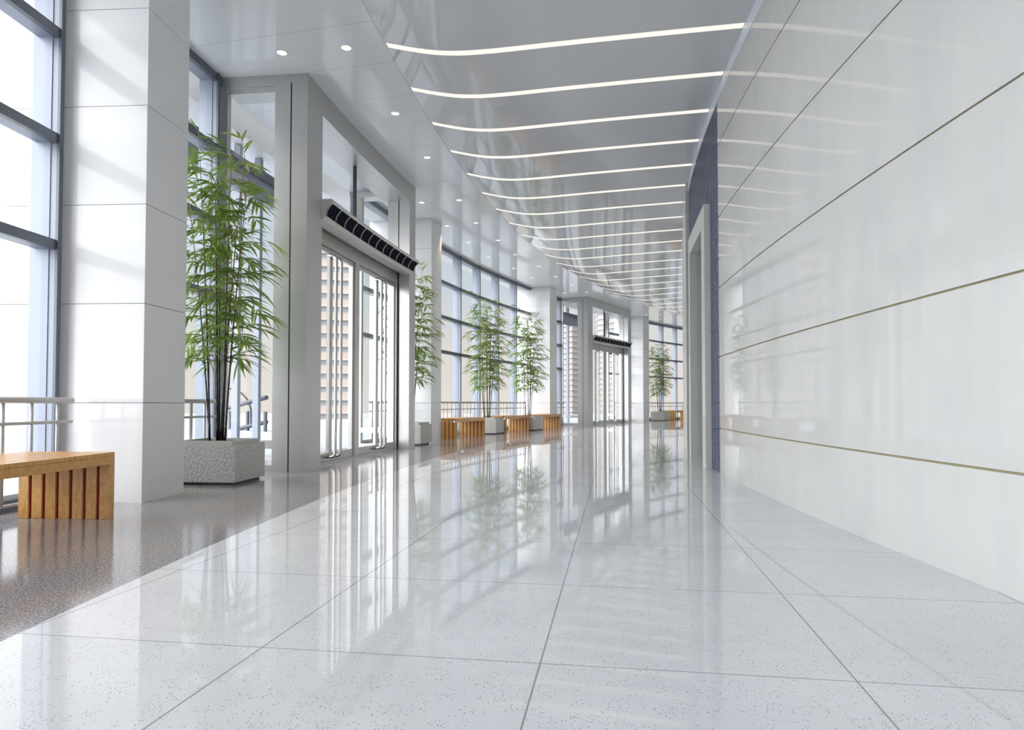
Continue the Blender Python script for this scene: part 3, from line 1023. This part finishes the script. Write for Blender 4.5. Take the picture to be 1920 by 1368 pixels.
def tower(px, dist, w_, d_, floors, fh, mat, label, yaw=0.0, z0=-5.1):
    p = az_pt(px, dist, z0)
    t = tag(empty('tower_block', p, yaw), label, 'building', 'distant tower blocks outside the glass')
    H = floors * fh
    mb = MB(); mb.box(-w_ / 2, w_ / 2, -d_ / 2, d_ / 2, 0, H); mb.build('wall', mat, t)
    for k in range(floors):
        z = k * fh + fh * 0.35
        mb = MB(); mb.box(-w_ / 2 - 0.03, w_ / 2 + 0.03, -d_ / 2 - 0.03, d_ / 2 + 0.03, z, z + fh * 0.36)
        mb.build('window_band', 'tower_glass', t)
        mb = MB(); mb.box(-w_ / 2 - 0.5, w_ / 2 + 0.5, -d_ / 2 - 0.5, d_ / 2 + 0.5, z + fh * 0.36, z + fh * 0.52)
        mb.build('balcony_slab', mat, t)
    mb = MB(); mb.box(-w_ / 2 - 0.5, w_ / 2 + 0.5, -d_ / 2 - 0.5, d_ / 2 + 0.5, H, H + 0.6); mb.build('roof', mat, t)
    return t
tower(612, 96, 6.6, 14, 16, 1.75, 'tower_pink', 'pink banded tower block seen through the near entrance doors', 0.25)
tower(1064, 150, 3.4, 9, 22, 1.15, 'tower_white', 'white banded tower block seen beside the far entrance', 0.5)
tower(1158, 190, 7.0, 9, 26, 1.5, 'tower_white', 'pale tower block seen through the far entrance doors', 0.5)

# street lamp, bridge rail and shrub below the terrace
lp = az_pt(458, 34, -5.1)
t = tag(empty('street_lamp', lp), 'thin curved grey street lamp outside, behind the nearest bamboo', 'street lamp')
mb = MB()
pts = [(0.35, 0, 0), (0.35, 0, 5.6)] + [(0.35 - 1.2 * (1 - cos(a * pi / 14)) , 0, 5.6 + 1.25 * sin(a * pi / 14)) for a in range(1, 8)]
mb.tube(pts, 0.05, 8); mb.build('pole', 'road_rail', t)
mb = MB(); mb.box(-1.15, -0.8, -0.08, 0.08, 6.78, 6.86); mb.build('lamp_head', 'road_rail', t)
t = tag(empty('bridge_railing', az_pt(480, 26, -3)), 'dark slanting bridge rail outside, behind the nearest bamboo', 'railing')
org = az_pt(480, 26, -3)
for (za, zb) in ((0.82, 1.22), (-0.10, 0.32), (-1.0, -0.62)):
    mb = MB()
    a, c = az_pt(428, 27, za), az_pt(500, 25, zb)
    mb.tube([a, (a + c) / 2, c], 0.085, 6); mb.build('rail_bar', 'road_rail', t, org)
mb = MB()
for q in range(3):
    a = az_pt(432 + 33 * q, 26.9 - 0.95 * q, -3); mb2 = MB(); mb2.tube([a, a + Vector((0, 0, 3.7))], 0.07, 6); mb2.build('post', 'road_rail', t, org)

def shrub(px, dist, z, rad, label):
    rnd = random.Random(int(px))
    t = tag(empty('shrub', az_pt(px, dist, z)), label, 'shrub')
    mb = MB()
    for k in range(900):
        u = Vector((rnd.gauss(0, 1), rnd.gauss(0, 1), rnd.gauss(0, 1))).normalized() * rad * rnd.uniform(0.55, 1.0)
        a = Vector((rnd.gauss(0, 1), rnd.gauss(0, 1), rnd.gauss(0, 1))).normalized() * 0.16
        c = Vector((rnd.gauss(0, 1), rnd.gauss(0, 1), rnd.gauss(0, 1))).normalized() * 0.08
        u.z = u.z * 0.8 + rad
        mb.face([u - a, u + c, u + a, u - c])
    mb.build('foliage', 'shrub', t)
    mb = MB(); mb.tube([(0, 0, 0), (0, 0, rad)], 0.08, 6); mb.build('stem', 'cane', t)
shrub(506, 29, -2.6, 1.15, 'green shrub outside, between the nearest bamboo and the steel pier')
